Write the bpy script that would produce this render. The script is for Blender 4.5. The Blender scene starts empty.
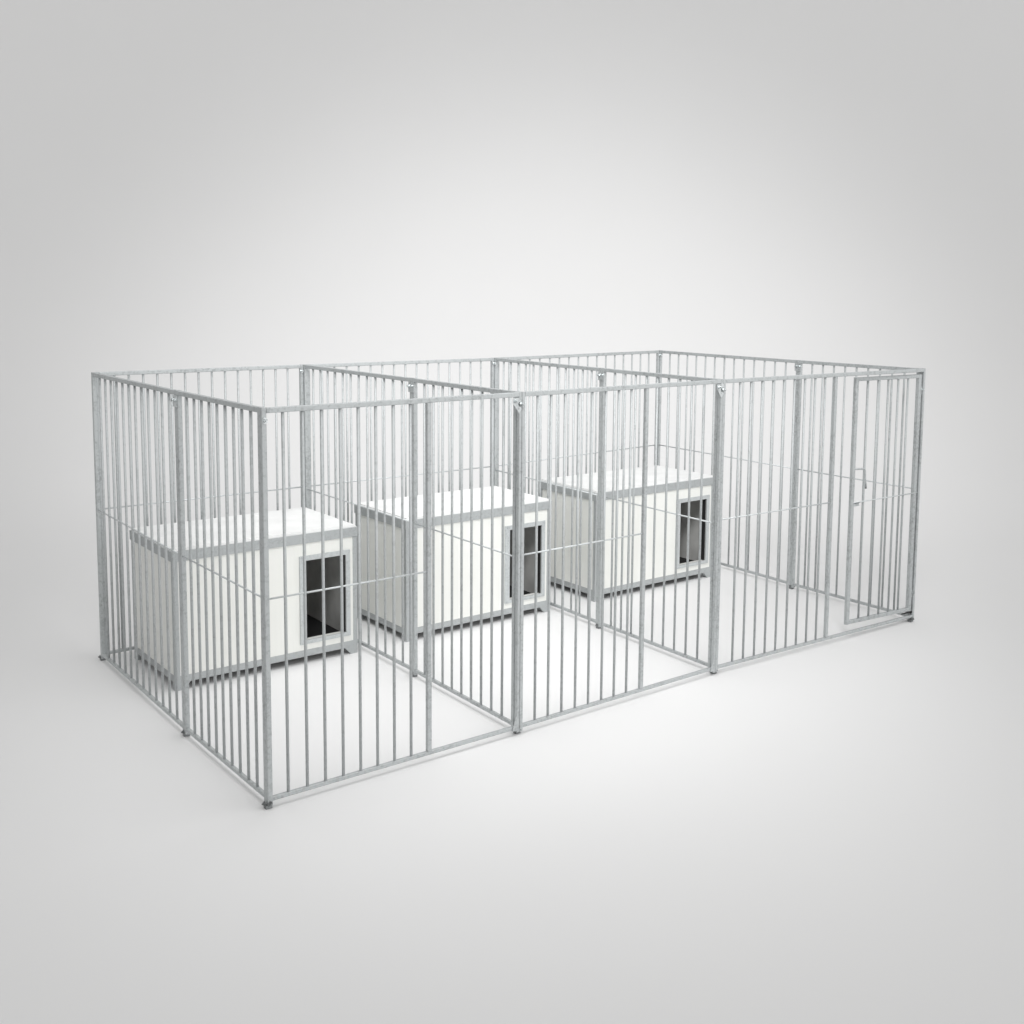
import bpy, bmesh, math, random
from mathutils import Vector, Matrix
random.seed(7)
scene = bpy.context.scene
COL = scene.collection
H = 1.857           # height of the panels
T = 0.025           # square tube of the frames
ROD_Z = 0.984

# ------------------------------------------------------------------ materials
def new_mat(name):
    m = bpy.data.materials.new(name); m.use_nodes = True
    nt = m.node_tree
    return m, nt, nt.nodes, nt.links, nt.nodes['Principled BSDF']

def galvanised(name, lo, hi, metallic=0.45, rough=0.48, bump=0.15, tint=(0.955, 1.0, 1.008)):
    m, nt, N, L, b = new_mat(name)
    tc = N.new('ShaderNodeTexCoord')
    geo = N.new('ShaderNodeNewGeometry')
    vor = N.new('ShaderNodeTexVoronoi'); vor.inputs['Scale'].default_value = 95
    n1 = N.new('ShaderNodeTexNoise'); n1.inputs['Scale'].default_value = 38; n1.inputs['Detail'].default_value = 6
    n2 = N.new('ShaderNodeTexNoise'); n2.inputs['Scale'].default_value = 3.1; n2.inputs['Detail'].default_value = 3
    for n in (vor, n1, n2): L.new(geo.outputs['Position'], n.inputs['Vector'])
    mix = N.new('ShaderNodeMath'); mix.operation = 'MULTIPLY_ADD'
    sep = N.new('ShaderNodeSeparateColor'); L.new(vor.outputs['Color'], sep.inputs[0])
    L.new(sep.outputs[0], mix.inputs[0]); mix.inputs[1].default_value = 0.35
    L.new(n1.outputs['Fac'], mix.inputs[2])
    ad = N.new('ShaderNodeMath'); ad.operation = 'MULTIPLY_ADD'; ad.inputs[1].default_value = 0.6
    L.new(n2.outputs['Fac'], ad.inputs[0]); L.new(mix.outputs[0], ad.inputs[2])
    ramp = N.new('ShaderNodeValToRGB')
    ramp.color_ramp.elements[0].position = 0.55; ramp.color_ramp.elements[1].position = 1.0
    ramp.color_ramp.elements[0].color = (lo*tint[0], lo*tint[1], lo*tint[2], 1)
    ramp.color_ramp.elements[1].color = (hi*tint[0], hi*tint[1], hi*tint[2], 1)
    L.new(ad.outputs[0], ramp.inputs[0]); L.new(ramp.outputs[0], b.inputs['Base Color'])
    b.inputs['Metallic'].default_value = metallic
    rr = N.new('ShaderNodeMapRange'); rr.inputs['To Min'].default_value = rough-0.08; rr.inputs['To Max'].default_value = rough+0.12
    L.new(n1.outputs['Fac'], rr.inputs['Value']); L.new(rr.outputs[0], b.inputs['Roughness'])
    bp = N.new('ShaderNodeBump'); bp.inputs['Strength'].default_value = bump; bp.inputs['Distance'].default_value = 0.002
    L.new(n1.outputs['Fac'], bp.inputs['Height']); L.new(bp.outputs[0], b.inputs['Normal'])
    return m

M_TUBE = galvanised('galvanised_tube', 0.34, 0.50, metallic=0.5, rough=0.5)
M_BAR = galvanised('galvanised_bar', 0.38, 0.49, metallic=0.4, rough=0.56)
M_ROD = galvanised('bright_rod', 0.52, 0.62, metallic=0.3, rough=0.4)
M_TRIM = galvanised('galvanised_trim', 0.37, 0.45, metallic=0.3, rough=0.55)
M_FRAME = galvanised('bright_galvanised_frame', 0.46, 0.56, metallic=0.3, rough=0.5)
M_BOLT = galvanised('zinc_bolt', 0.30, 0.65, metallic=0.9, rough=0.3)
M_FOOT = galvanised('weathered_foot', 0.08, 0.26, metallic=0.5, rough=0.45)

def white_panel():
    m, nt, N, L, b = new_mat('white_sandwich_panel')
    tc = N.new('ShaderNodeTexCoord')
    mp = N.new('ShaderNodeMapping'); mp.inputs['Scale'].default_value = (26, 26, 0.6)
    L.new(tc.outputs['Object'], mp.inputs['Vector'])
    n = N.new('ShaderNodeTexNoise'); n.inputs['Scale'].default_value = 1.0; n.inputs['Detail'].default_value = 2
    L.new(mp.outputs[0], n.inputs['Vector'])
    n2 = N.new('ShaderNodeTexNoise'); n2.inputs['Scale'].default_value = 4.0; n2.inputs['Detail'].default_value = 4
    L.new(tc.outputs['Object'], n2.inputs['Vector'])
    ramp = N.new('ShaderNodeValToRGB')
    ramp.color_ramp.elements[0].color = (0.765, 0.77, 0.735, 1); ramp.color_ramp.elements[0].position = 0.3
    ramp.color_ramp.elements[1].color = (0.805, 0.81, 0.78, 1); ramp.color_ramp.elements[1].position = 0.7
    mx = N.new('ShaderNodeMath'); mx.operation = 'MULTIPLY_ADD'; mx.inputs[1].default_value = 0.5
    ml = N.new('ShaderNodeMath'); ml.operation = 'MULTIPLY'; ml.inputs[1].default_value = 0.5
    L.new(n2.outputs['Fac'], ml.inputs[0]); L.new(n.outputs['Fac'], mx.inputs[0]); L.new(ml.outputs[0], mx.inputs[2])
    L.new(mx.outputs[0], ramp.inputs[0]); L.new(ramp.outputs[0], b.inputs['Base Color'])
    b.inputs['Roughness'].default_value = 0.45
    bp = N.new('ShaderNodeBump'); bp.inputs['Strength'].default_value = 0.12; bp.inputs['Distance'].default_value = 0.004
    L.new(n.outputs['Fac'], bp.inputs['Height']); L.new(bp.outputs[0], b.inputs['Normal'])
    return m
M_PANEL = white_panel()

def plain(name, col, rough, scale=12, amt=0.08, metallic=0.0):
    m, nt, N, L, b = new_mat(name)
    tc = N.new('ShaderNodeTexCoord')
    n = N.new('ShaderNodeTexNoise'); n.inputs['Scale'].default_value = scale; n.inputs['Detail'].default_value = 5
    L.new(tc.outputs['Object'], n.inputs['Vector'])
    r = N.new('ShaderNodeValToRGB')
    r.color_ramp.elements[0].position = 0.3; r.color_ramp.elements[1].position = 0.7
    r.color_ramp.elements[0].color = tuple(c*(1-amt) for c in col)+(1,)
    r.color_ramp.elements[1].color = tuple(min(1, c*(1+amt)) for c in col)+(1,)
    L.new(n.outputs['Fac'], r.inputs[0]); L.new(r.outputs[0], b.inputs['Base Color'])
    b.inputs['Roughness'].default_value = rough; b.inputs['Metallic'].default_value = metallic
    return m
M_ROOF = plain('white_roof_sheet', (0.75, 0.755, 0.75), 0.5, 5, 0.06)
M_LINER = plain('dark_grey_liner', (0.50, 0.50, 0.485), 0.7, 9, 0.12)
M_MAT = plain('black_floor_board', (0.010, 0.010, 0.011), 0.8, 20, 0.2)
M_RUBBER = plain('black_rubber', (0.018, 0.018, 0.018), 0.6, 30, 0.2)
M_FLOOR = plain('studio_paper', (0.738, 0.737, 0.737), 0.85, 0.7, 0.004)
M_FLOOR.node_tree.nodes['Principled BSDF'].inputs['Specular IOR Level'].default_value = 0.15

# ------------------------------------------------------------------ mesh helpers
def box(bm, x0, x1, y0, y1, z0, z1, ch=0.0):
    """box with its long-axis edges chamfered by ch"""
    if ch <= 0:
        vs = [bm.verts.new((x, y, z)) for z in (z0, z1) for y in (y0, y1) for x in (x0, x1)]
        for f in ((0,2,3,1),(4,5,7,6),(0,1,5,4),(2,6,7,3),(0,4,6,2),(1,3,7,5)):
            bm.faces.new([vs[i] for i in f])
        return
    d = (x1-x0, y1-y0, z1-z0); ax = d.index(max(d))
    lo = [(x0, x1), (y0, y1), (z0, z1)]
    o = [i for i in range(3) if i != ax]
    (a0, a1), (b0, b1) = lo[o[0]], lo[o[1]]
    prof = [(a0+ch, b0), (a1-ch, b0), (a1, b0+ch), (a1, b1-ch), (a1-ch, b1), (a0+ch, b1), (a0, b1-ch), (a0, b0+ch)]
    rings = []
    for t in lo[ax]:
        r = []
        for a, b in prof:
            c = [0, 0, 0]; c[ax] = t; c[o[0]] = a; c[o[1]] = b
            r.append(bm.verts.new(c))
        rings.append(r)
    n = 8
    for i in range(n):
        bm.faces.new([rings[0][i], rings[0][(i+1) % n], rings[1][(i+1) % n], rings[1][i]])
    bm.faces.new(rings[0][::-1]); bm.faces.new(rings[1])

def cyl(bm, p0, p1, r, n=10, cap=True, r1=None):
    p0 = Vector(p0); p1 = Vector(p1); d = (p1-p0).normalized()
    a = Vector((0, 0, 1)) if abs(d.z) < 0.9 else Vector((1, 0, 0))
    u = d.cross(a).normalized(); v = d.cross(u)
    rs = []
    for p, rr in ((p0, r), (p1, r if r1 is None else r1)):
        rs.append([bm.verts.new(p + (u*math.cos(2*math.pi*i/n) + v*math.sin(2*math.pi*i/n))*rr) for i in range(n)])
    for i in range(n):
        f = bm.faces.new([rs[0][i], rs[0][(i+1) % n], rs[1][(i+1) % n], rs[1][i]]); f.smooth = n > 6
    if cap:
        bm.faces.new(rs[0][::-1]); bm.faces.new(rs[1])

def pipe(bm, pts, r, n=8):
    """bent round rod through the points"""
    pts = [Vector(p) for p in pts]; rings = []
    for i, p in enumerate(pts):
        d = (pts[min(i+1, len(pts)-1)] - pts[max(i-1, 0)]).normalized()
        a = Vector((0, 1, 0)) if abs(d.y) < 0.9 else Vector((1, 0, 0))
        u = d.cross(a).normalized(); v = d.cross(u)
        rings.append([bm.verts.new(p + (u*math.cos(2*math.pi*k/n)+v*math.sin(2*math.pi*k/n))*r) for k in range(n)])
    for a, b in zip(rings, rings[1:]):
        for k in range(n):
            f = bm.faces.new([a[k], a[(k+1) % n], b[(k+1) % n], b[k]]); f.smooth = True
    bm.faces.new(rings[0][::-1]); bm.faces.new(rings[-1])

def hexbolt(bm, c, d, r=0.010, h=0.009):
    """washer, hexagonal head and stub of thread along d"""
    c = Vector(c); d = Vector(d).normalized()
    cyl(bm, c, c+d*0.003, r*1.45, 14)
    cyl(bm, c+d*0.0031, c+d*(0.003+h), r, 6)
    cyl(bm, c+d*(0.0031+h), c+d*(0.009+h), r*0.5, 8)

def finish(bm, me):
    bmesh.ops.recalc_face_normals(bm, faces=bm.faces); bm.to_mesh(me); bm.free()

def obj(name, bm, mat, parent=None):
    me = bpy.data.meshes.new(name); finish(bm, me); me.materials.append(mat)
    o = bpy.data.objects.new(name, me); COL.objects.link(o); o.parent = parent
    return o

def dup(src, parent, loc=None, rz=0.0):
    o = src.copy(); COL.objects.link(o); o.parent = parent
    if loc is not None: o.location = loc
    o.rotation_euler = (0, 0, rz)
    return o

def thing(name, label, cat, loc=(0, 0, 0), group=None):
    o = bpy.data.objects.new(name, None); COL.objects.link(o); o.location = loc
    o.empty_display_size = 0.2
    o['label'] = label; o['category'] = cat
    if group: o['group'] = group
    return o

# ------------------------------------------------------------------ the setting
def studio():
    # seamless paper sweep facing the camera: flat floor, then a curve up into the backdrop
    o = Vector((-2.0441, -4.5472)); n = Vector((0.6058, 0.7956)).normalized(); s = Vector((n.y, -n.x))
    d0, R, back, half, top = 10.3, 7.0, -12.0, 34.0, 18.0
    P = lambda d, w, z: (o.x+n.x*d+s.x*w, o.y+n.y*d+s.y*w, z)
    bm = bmesh.new()
    bm.faces.new([bm.verts.new(p) for p in (P(back, -half, 0), P(back, half, 0), P(d0, half, 0), P(d0, -half, 0))])
    f = obj('floor', bm, M_FLOOR); f['kind'] = 'structure'
    bm = bmesh.new(); prev = None
    prof = [(d0+R*math.sin(a), R-R*math.cos(a)) for a in [math.pi/2*i/128 for i in range(129)]] + [(d0+R, top)]
    for d, z in prof:
        cur = (bm.verts.new(P(d, -half, z)), bm.verts.new(P(d, half, z)))
        if prev:
            fc = bm.faces.new((prev[0], prev[1], cur[1], cur[0])); fc.smooth = True
        prev = cur
    b = obj('backdrop', bm, M_FLOOR); b['kind'] = 'structure'
studio()

# ------------------------------------------------------------------ the kennel
kennel = thing('dog_kennel', 'galvanised steel bar kennel of three open-topped bays standing around the white dog houses', 'dog kennel')

ZB0, ZB1 = 0.031, 0.051          # bottom rail
BR = 0.0075                      # bar radius
bmb = bmesh.new(); cyl(bmb, (0, 0, ZB1-0.003), (0, 0, H-T+0.003), BR, 12)
me_bar = bpy.data.meshes.new('bar'); finish(bmb, me_bar); me_bar.materials.append(M_BAR)
def bar_at(parent, x, me=me_bar):
    o = bpy.data.objects.new('bar', me); COL.objects.link(o); o.parent = parent
    o.location = (x, 0, 0); o.rotation_euler = (0, 0, random.uniform(0, 6.28))
    return o

far_bars = bmesh.new()
def panel(name, A, B, bars, stiles=(True, True), single=True, jamb=None, stile_w=(0.024, 0.024), rz=(ROD_Z, ROD_Z)):
    """frame mesh from A to B (centre line, outer ends), bars and the thin crossbar as its sub-parts"""
    A = Vector(A); B = Vector(B); L = (B-A).length; ang = math.atan2(B.y-A.y, B.x-A.x)
    bm = bmesh.new(); h = T/2; c = 0.0025
    s0 = stile_w[0] if stiles[0] else 0.0; s1 = stile_w[1] if stiles[1] else 0.0
    if stiles[0]: box(bm, 0, s0, -h, h, 0.0158, H, c)
    if stiles[1]: box(bm, L-s1, L, -h, h, 0.0158, H, c)
    box(bm, s0+0.0004, L-s1-0.0004, -h+0.0006, h-0.0006, H-T, H-0.0008, c)
    box(bm, s0+0.0004, L-s1-0.0004, -h+0.003, h-0.003, ZB0, ZB1, c)
    if jamb: box(bm, jamb-T/2, jamb+T/2, -h+0.0012, h-0.0012, ZB1+0.0003, H-T-0.0003, c)
    o = obj(name, bm, M_TUBE, kennel); o.location = (A.x, A.y, 0); o.rotation_euler = (0, 0, ang)
    if isinstance(bars, int):
        bars = [s0 + (L-s0-s1)*(i+1)/(bars+1) for i in range(bars)]
    for x in bars:
        if single: bar_at(o, x)
        else:
            p = A + (B-A)*(x/L); cyl(far_bars, (p.x, p.y, ZB1-0.003), (p.x, p.y, H-T+0.003), BR, 10)
    bm = bmesh.new(); x1 = (jamb if jamb else L-s1)
    cyl(bm, (s0-0.004, 0, rz[0]), (x1, 0, rz[1]), 0.0048, 8)
    obj('crossbar', bm, M_ROD, o)
    return o

# ground plan (post centres), front row, middle row and back row
L0, L1, L2 = (0.015, 2.530), (0.002, 1.030), (0.008, 0.0)
P0, P1, P2 = (1.470, 2.537), (1.473, 1.094), (1.452, 0.014)
Q0, Q1, Q2 = (3.125, 2.521), (3.062, 1.164), (3.024, 0.036)
R0, R1, R2 = (5.120, 2.690), (5.034, 1.040), (5.018, -0.056)
V = lambda p: Vector((p[0], p[1]))
def along(a, b, d):                       # from a towards b by d
    a = V(a); b = V(b); return a + (b-a).normalized()*d
h = T/2
# front panels
def fx(A, xs): return [x-A[0] for x in xs]
FA = (-0.006, 0.0); FB = (1.4500, P2[1]-0.012)
panel('front_panel', FA, FB, fx(FA, [0.101, 0.199, 0.294, 0.390, 0.485, 0.580, 0.676, 0.773]), jamb=0.878-FA[0], stile_w=(0.024, 0.017))
GA = (1.4518, P2[1]-0.012); GB = (3.0150, Q2[1]-0.012)
panel('front_panel', GA, GB, fx(GA, [1.566, 1.659, 1.757, 1.857, 1.956, 2.057, 2.155, 2.254]), jamb=2.372-GA[0], stile_w=(0.022, 0.018))
KA = (3.0170, Q2[1]-0.012); KB = (5.046, R2[1])
panel('front_panel', KA, KB, fx(KA, [3.175, 3.273, 3.373, 3.473, 3.574, 3.674, 3.775, 3.875, 3.974]), jamb=4.077-KA[0], stile_w=(0.022, 0.020))
# side and partition panels
for nm, a, m, f, single, nb, rz in (('side_panel', L0, L1, L2, True, 12, 0.984), ('partition_panel', P0, P1, P2, True, 12, 0.968), ('partition_panel', Q0, Q1, Q2, True, 12, 0.955), ('side_panel', R0, R1, R2, False, 13, 0.984)):
    ff = along(f, m, T/2 + (0.002 if nm == 'side_panel' else 0.004))
    panel(nm, a, along(m, a, 0.0006), nb, single=single, rz=(rz, rz))
    panel(nm, along(m, ff, 0.0006), ff, 9, single=single, rz=(rz, rz))
# back panels
for a, b, n in ((L0, P0, 14), (P0, Q0, 15), (Q0, R0, 16)):
    a2 = along(a, b, T/2+0.001); b2 = along(b, a, T/2+0.001)
    panel('back_panel', a2, b2, n, single=False)
fb = obj('bar', far_bars, M_BAR, kennel); fb['kind'] = 'stuff'

# adjustable feet and bolted clamps
def foot_mesh():
    bm = bmesh.new()
    box(bm, -0.015, 0.015, -0.0145, 0.0145, 0.0, 0.0155, 0.003)
    hexbolt(bm, (0.006, -0.0128, 0.0245), (0, -1, 0), 0.0075, 0.006)
    hexbolt(bm, (-0.0128, 0.004, 0.0235), (-1, 0, 0), 0.0075, 0.006)
    return bm
foot0 = None
for i, (p, rz) in enumerate(((L0, 0), (L1, 0), ((L2[0]-0.010, L2[1]), 0), (P1, 0), (P2, 0), (Q1, 0), (Q2, 0), (R1, 0), (R2, 0))):
    if foot0 is None:
        foot0 = obj('foot', foot_mesh(), M_FOOT, kennel); foot0.location = (p[0], p[1], 0)
    else: dup(foot0, kennel, (p[0], p[1], 0), rz)
def clamp_mesh(s):
    bm = bmesh.new()
    box(bm, -0.0185, -0.0155, -0.030, 0.030, -0.030, 0.030, 0.0)
    for y in (-0.015, 0.015):
        hexbolt(bm, (-0.0186, y, 0.006), (-1, 0, 0), 0.009)
    return bm
clamp0 = None
for p in (L1, P1, Q1, R1):
    if clamp0 is None:
        clamp0 = obj('clamp', clamp_mesh(1), M_BOLT, kennel); clamp0.location = (p[0], p[1], H-0.055)
    else: dup(clamp0, kennel, (p[0], p[1], H-0.055))
def gusset_mesh():
    """triangular clamp plate with bolts where a partition meets the front"""
    bm = bmesh.new()
    pr = [(-0.030, 0.022), (0.026, 0.022), (0.026, -0.040), (0.010, -0.062), (-0.030, -0.006)]
    a = [bm.verts.new((x, -0.0195, z)) for x, z in pr]; b = [bm.verts.new((x, -0.0160, z)) for x, z in pr]
    bm.faces.new(a); bm.faces.new(b[::-1])
    for i in range(5): bm.faces.new((a[i], b[i], b[(i+1) % 5], a[(i+1) % 5]))
    hexbolt(bm, (-0.012, -0.0196, 0.004), (0, -1, 0), 0.008); hexbolt(bm, (0.022, -0.0196, -0.012), (0.4, -1, 0), 0.010)
    return bm
g0 = obj('clamp', gusset_mesh(), M_BOLT, kennel); g0.location = (1.419, P2[1]-0.012+0.0035, H-0.050)
dup(g0, kennel, (2.988, Q2[1]-0.012+0.0035, H-0.050))
def low_plate():
    bm = bmesh.new()
    pr = [(-0.032, -0.020), (0.006, -0.020), (0.006, 0.060), (-0.006, 0.060)]
    a = [bm.verts.new((x, -0.0190, z)) for x, z in pr]; b = [bm.verts.new((x, -0.0160, z)) for x, z in pr]
    bm.faces.new(a); bm.faces.new(b[::-1])
    for i in range(4): bm.faces.new((a[i], b[i], b[(i+1) % 4], a[(i+1) % 4]))
    return bm
l0 = obj('gusset_plate', low_plate(), M_TUBE, kennel); l0.location = (1.432, P2[1]-0.012+0.0035, 0.048)
dup(l0, kennel, (2.998, Q2[1]-0.012+0.0035, 0.048))
def corner_bolt():
    bm = bmesh.new()
    hexbolt(bm, (0, 0, 0), (0.1, -1, 0.05), 0.010, 0.010)
    return bm
b0 = obj('bolt', corner_bolt(), M_BOLT, kennel); b0.location = (FA[0]+0.014, FA[1]-h-0.0005, H-0.058)
dup(b0, kennel, (P0[0]-0.03, P0[1]-h-0.002, H-0.045)); dup(b0, kennel, (Q0[0]-0.02, Q0[1]-h-0.002, H-0.045))
dup(b0, kennel, (R0[0]-0.01, R0[1]-h-0.002, H-0.045))

# the door of the right-hand bay: leaf hung on the corner post
door_h = Vector((5.020, -0.046)); door_f = Vector((4.338, 0.018))
dw = (door_f-door_h).length; dang = math.atan2(door_f.y-door_h.y, door_f.x-door_h.x)
bm = bmesh.new(); t2 = 0.0125; zb, zt = 0.082, 1.815
box(bm, 0, 0.030, -t2, t2, zb, zt, 0.0025); box(bm, dw-0.030, dw, -t2, t2, zb, zt, 0.0025)
box(bm, 0.0304, dw-0.0304, -t2+0.0006, t2-0.0006, zb+0.0006, zb+0.026, 0.0025)
box(bm, 0.0304, dw-0.0304, -t2+0.0006, t2-0.0006, zt-0.026, zt-0.0006, 0.0025)
door = obj('door', bm, M_TUBE, kennel); door.location = (door_h.x, door_h.y, 0); door.rotation_euler = (0, 0, dang)
bm = bmesh.new(); cyl(bm, (0, 0, zb+0.024), (0, 0, zt-0.024), BR, 12)
me_db = bpy.data.meshes.new('bar'); finish(bm, me_db); me_db.materials.append(M_BAR)
for i in range(5): bar_at(door, 0.030 + (dw-0.060)*(i+1)/6, me_db)
bm = bmesh.new(); cyl(bm, (-0.02, 0.010, 0.958), (dw-0.02, 0.010, 0.946), 0.0045, 8); obj('crossbar', bm, M_ROD, door)
bm = bmesh.new()
ys = 0.0
pts = [(dw-0.030, ys, 1.180)]
for k in range(0, 7):
    a = math.pi/2*k/6
    pts.append((dw-0.030-0.085-0.020*math.sin(a), ys+0.004, 1.176-0.020+0.020*math.cos(a)))
pts += [(dw-0.137, ys+0.006, 1.10), (dw-0.148, ys+0.008, 1.035)]
pipe(bm, pts, 0.0072); obj('handle', bm, M_TUBE, door)
bm = bmesh.new(); box(bm, dw-0.085, dw-0.0305, -0.008, 0.008, 0.918, 0.936); cyl(bm, (dw-0.10, 0, 0.941), (dw-0.03, 0, 0.941), 0.005, 8)
obj('latch', bm, M_BOLT, door)
for z in (1.705, 0.215):
    bm = bmesh.new(); cyl(bm, (-0.012, 0, z-0.022), (-0.012, 0, z+0.022), 0.0095, 10); cyl(bm, (-0.012, 0, z-0.030), (-0.012, 0, z-0.0225), 0.013, 10)
    box(bm, -0.008, -0.0004, -0.006, 0.006, z-0.012, z+0.012); hexbolt(bm, (-0.012, 0.0096, z), (0, 1, 0), 0.007)
    obj('hinge', bm, M_BOLT, door)
bm = bmesh.new(); cyl(bm, (0.002, 0.004, zb-0.011), (0.095, 0.004, zb-0.013), 0.0075, 10, r1=0.004); cyl(bm, (-0.010, 0.004, zb-0.011), (0.0019, 0.004, zb-0.011), 0.012, 10)
obj('stop_pin', bm, M_RUBBER, door)

# ------------------------------------------------------------------ the dog houses
HW, HD, HH = 1.224, 0.741, 0.861
def house_parts(root):
    U = 0.030                                     # corner angle width
    zt = 0.783; zb = 0.089; th = 0.040
    dx0, dx1, dz0, dz1 = 0.847, 1.141, 0.152, 0.676   # opening
    y0 = 0.003
    # front panel with the opening cut out
    bm = bmesh.new()
    xs = [U, dx0, dx1, HW-U]; zs = [zb, dz0, dz1, zt]
    for i in range(3):
        for j in range(3):
            if i == 1 and j == 1: continue
            for y, flip in ((y0, 0), (y0+th, 1)):
                q = [bm.verts.new(p) for p in ((xs[i], y, zs[j]), (xs[i+1], y, zs[j]), (xs[i+1], y, zs[j+1]), (xs[i], y, zs[j+1]))]
                bm.faces.new(q[::-1] if flip else q)
    for (a, b) in (((dx0, dz0), (dx1, dz0)), ((dx1, dz0), (dx1, dz1)), ((dx1, dz1), (dx0, dz1)), ((dx0, dz1), (dx0, dz0))):
        bm.faces.new([bm.verts.new(p) for p in ((a[0], y0, a[1]), (a[0], y0+th, a[1]), (b[0], y0+th, b[1]), (b[0], y0, b[1]))])
    bmesh.ops.remove_doubles(bm, verts=bm.verts, dist=1e-5)
    obj('front_panel', bm, M_PANEL, root)
    for x0, x1 in ((0.003, 0.003+th), (HW-0.003-th, HW-0.003)):
        bm = bmesh.new(); box(bm, x0, x1, U, HD-U, zb, zt); obj('side_panel', bm, M_PANEL, root)
    bm = bmesh.new(); box(bm, U, HW-U, HD-0.003-th, HD-0.003, zb, zt); obj('back_panel', bm, M_PANEL, root)
    # inside lining and floor
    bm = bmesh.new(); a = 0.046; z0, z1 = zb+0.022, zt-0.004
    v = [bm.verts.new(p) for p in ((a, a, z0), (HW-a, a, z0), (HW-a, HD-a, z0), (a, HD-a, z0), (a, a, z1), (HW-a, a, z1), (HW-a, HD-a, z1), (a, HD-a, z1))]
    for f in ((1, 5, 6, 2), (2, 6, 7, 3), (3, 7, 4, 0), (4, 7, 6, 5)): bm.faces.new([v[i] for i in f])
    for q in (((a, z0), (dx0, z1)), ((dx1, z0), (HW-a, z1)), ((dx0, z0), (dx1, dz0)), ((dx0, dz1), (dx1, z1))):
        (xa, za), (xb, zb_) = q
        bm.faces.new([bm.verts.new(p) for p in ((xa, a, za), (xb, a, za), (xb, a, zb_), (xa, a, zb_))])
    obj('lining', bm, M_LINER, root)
    bm = bmesh.new(); box(bm, a+0.001, HW-a-0.001, a+0.001, HD-a-0.001, zb-0.004, zb+0.024); obj('floor_board', bm, M_MAT, root)
    # steel frame: four corner angles and the bottom rails
    bm = bmesh.new(); t = 0.003
    for sx in (0, 1):
        for sy in (0, 1):
            X = lambda d: d if sx == 0 else HW-d
            Y = lambda d: d if sy == 0 else HD-d
            def bx(xa, xb, ya, yb, za, zb_):
                box(bm, min(xa, xb), max(xa, xb), min(ya, yb), max(ya, yb), za, zb_)
            bx(X(0), X(U), Y(0), Y(t-0.0002), zb+0.0002, zt-0.0002)
            bx(X(0), X(t-0.0002), Y(t), Y(U), zb+0.0002, zt-0.0002)
    zr = 0.047
    box(bm, 0, HW, 0, 0.03, zr, zb); box(bm, 0, HW, HD-0.03, HD, zr, zb)
    box(bm, 0, 0.03, 0.0303, HD-0.0303, zr, zb); box(bm, HW-0.03, HW, 0.0303, HD-0.0303, zr, zb)
    fr = obj('frame', bm, M_TRIM, root)
    for sx in (0, 1):
        for sy in (0, 1):
            bm = bmesh.new()
            X = lambda d: d if sx == 0 else HW-d
            Y = lambda d: d if sy == 0 else HD-d
            pr = [(0, 0), (0.050, 0), (0.092, zr-0.0003), (0, zr-0.0003)]
            A = [bm.verts.new((X(x), Y(0.0005), z)) for x, z in pr]; B = [bm.verts.new((X(x), Y(0.050), z)) for x, z in pr]
            bm.faces.new(A); bm.faces.new(B[::-1])
            for i in range(4): bm.faces.new((A[i], B[i], B[(i+1) % 4], A[(i+1) % 4]))
            obj('foot', bm, M_TRIM, fr)
    # roof sheet with steel edging
    bm = bmesh.new(); box(bm, 0.003, HW-0.003, 0.003, HD-0.003, zt+0.001, HH-0.002)
    v0 = [v for v in bm.verts if v.co.z > zt+0.02]
    bmesh.ops.bevel(bm, geom=[e for e in bm.edges if all(v in v0 for v in e.verts)], offset=0.007, segments=2, affect='EDGES')
    rf = obj('roof', bm, M_ROOF, root)
    bm = bmesh.new(); e = 0.006; za, zc = zt+0.002, HH-0.016
    box(bm, -e, HW+e, -e, 0.0028, za, zc); box(bm, -e, HW+e, HD-0.0028, HD+e, za, zc)
    box(bm, -e, 0.0028, 0.003, HD-0.003, za, zc); box(bm, HW-0.0028, HW+e, 0.003, HD-0.003, za, zc)
    obj('roof_edging', bm, M_TRIM, rf)
    # steel frame of the opening
    bm = bmesh.new(); wl, wr, wt, wb = 0.036, 0.028, 0.028, 0.022; o_ = 0.003; yf, yk = y0-0.012, y0-0.0004
    box(bm, dx0-wl, dx0+o_, yf, yk, dz0-wb, dz1+wt); box(bm, dx1-o_, dx1+wr, yf, yk, dz0-wb, dz1+wt)
    box(bm, dx0+o_+0.0002, dx1-o_-0.0002, yf, yk, dz1-o_, dz1+wt); box(bm, dx0+o_+0.0002, dx1-o_-0.0002, yf, yk, dz0-wb, dz0+o_)
    df = obj('doorway_frame', bm, M_FRAME, root)
    bm = bmesh.new(); cyl(bm, (0, -0.0003, 0), (0, -0.003, 0), 0.0045, 8)
    rv = obj('rivet', bm, M_BOLT, df)
    for i, (x, z) in enumerate(((dx1+0.016, dz0-0.011), (dx1+0.016, dz1+0.015), (dx0-0.020, dz0-0.011), (dx0-0.020, dz1+0.015), (dx1+0.016, 0.5*(dz0+dz1)))):
        if i: dup(rv, df, (x, yf, z))
        else: rv.location = (x, yf, z)
    # dark strip along the right inside edge of the opening, sharing the stop pin's material
    bm = bmesh.new(); g = 0.0035
    box(bm, dx1-0.010, dx1-g, y0+0.001, y0+0.060, dz0+g, dz1-g); obj('jamb_strip', bm, M_RUBBER, df)

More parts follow.
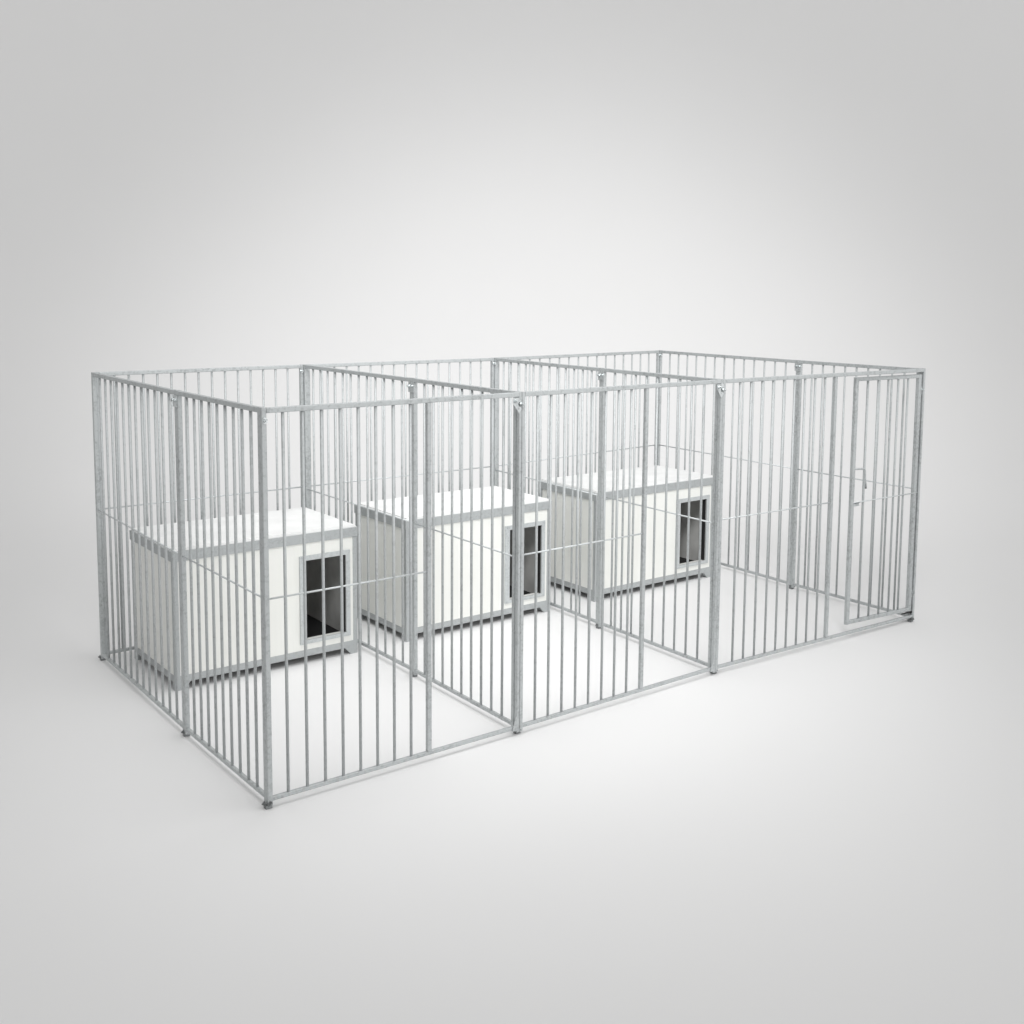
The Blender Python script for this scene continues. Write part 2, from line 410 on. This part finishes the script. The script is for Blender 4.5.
GROUP = 'white dog houses in the kennel bays'
hs = thing('dog_house', 'white dog house with grey steel edging in the left bay, largest of the three', 'dog house', (0.1905, 1.7016, 0), GROUP)
house_parts(hs)
def copy_tree(o, parent=None):
    c = o.copy(); COL.objects.link(c); c.parent = parent
    for ch in list(o.children): copy_tree(ch, c)
    return c
for lab, loc, sc in (
    ('white dog house in the middle bay, its doorway partly hidden by a front post', (1.7860, 1.6938, 0), (1.2537/HW, 0.698/HD, 0.8561/HH)),
    ('white dog house in the right bay, farthest of the three, smallest in the photo', (3.4778, 1.6832, 0), (1.315/HW, 0.690/HD, 0.8671/HH))):
    c = copy_tree(hs); c.location = loc; c.scale = sc; c['label'] = lab

# ------------------------------------------------------------------ camera
W = 1024.0
f, cx, cy = 1101.2799, 515.8476, 411.6186
cam = bpy.data.cameras.new('camera'); cam.sensor_width = 36; cam.lens = f/W*36
cam.shift_x = (512-cx)/W; cam.shift_y = (cy-512)/W
cam.clip_start = 0.05; cam.clip_end = 200
co = bpy.data.objects.new('camera', cam); COL.objects.link(co)
r = Vector((0.7961348, -0.6050709, 0.0076559)); u = Vector((0.0590388, 0.0902606, 0.9941667)); fw = Vector((0.6022323, 0.7910387, -0.1075822))
mw = Matrix((r, u, -fw)).transposed().to_4x4(); mw.translation = (-2.0441, -4.5472, 2.3738)
co.matrix_world = mw
scene.camera = co

# ------------------------------------------------------------------ light
w = bpy.data.worlds.new('World'); scene.world = w; w.use_nodes = True
nt = w.node_tree; bg = nt.nodes['Background']
# a studio that is a little darker on its left side than on its right
tcw = nt.nodes.new('ShaderNodeTexCoord'); dt = nt.nodes.new('ShaderNodeVectorMath'); dt.operation = 'DOT_PRODUCT'
dt.inputs[1].default_value = (0.97, -0.24, 0.0)
mr = nt.nodes.new('ShaderNodeMapRange'); mr.inputs['From Min'].default_value = -1; mr.inputs['From Max'].default_value = 1
mr.inputs['To Min'].default_value = 0.955*0.45; mr.inputs['To Max'].default_value = 0.955*1.55
nt.links.new(tcw.outputs['Generated'], dt.inputs[0]); nt.links.new(dt.outputs['Value'], mr.inputs['Value'])
sx = nt.nodes.new('ShaderNodeSeparateXYZ'); nt.links.new(tcw.outputs['Generated'], sx.inputs[0])
hz = nt.nodes.new('ShaderNodeMapRange'); hz.inputs['From Min'].default_value = 0; hz.inputs['From Max'].default_value = 1
hz.inputs['To Min'].default_value = 1.40; hz.inputs['To Max'].default_value = 0.58
nt.links.new(sx.outputs['Z'], hz.inputs['Value'])
mu = nt.nodes.new('ShaderNodeMath'); mu.operation = 'MULTIPLY'
nt.links.new(mr.outputs[0], mu.inputs[0]); nt.links.new(hz.outputs[0], mu.inputs[1])
nt.links.new(mu.outputs[0], bg.inputs[1]); bg.inputs[0].default_value = (1.0, 0.998, 0.993, 1)

def lamp(name, kind, loc, target, energy, **kw):
    d = bpy.data.lights.new(name, kind); d.energy = energy
    for k, v in kw.items(): setattr(d, k, v)
    o = bpy.data.objects.new(name, d); COL.objects.link(o); o.location = loc
    o.rotation_euler = (Vector(target)-Vector(loc)).to_track_quat('-Z', 'Y').to_euler()
    return o
lamp('overhead_lamp', 'SPOT', (1.75, 0.60, 7.0), (1.75, 0.60, 0), 1840, spot_size=math.radians(46), spot_blend=1.0, shadow_soft_size=2.4)
lamp('added_backdrop_spot', 'SPOT', (-1.20, -3.93, 9.0), (6.433, 6.091, 0.4), 5150, spot_size=math.radians(54), spot_blend=1.0, shadow_soft_size=2.0)  # added spot that makes the radial glow on the backdrop
lamp('front_lamp', 'SPOT', (1.5, -9.6, 3.4), (1.8, 2.0, 1.0), 760, spot_size=math.radians(26), spot_blend=1.0, shadow_soft_size=1.6)

scene.view_settings.view_transform = 'Standard'
scene.view_settings.look = 'None'
scene.view_settings.exposure = 0
scene.render.resolution_x = 1024; scene.render.resolution_y = 1024
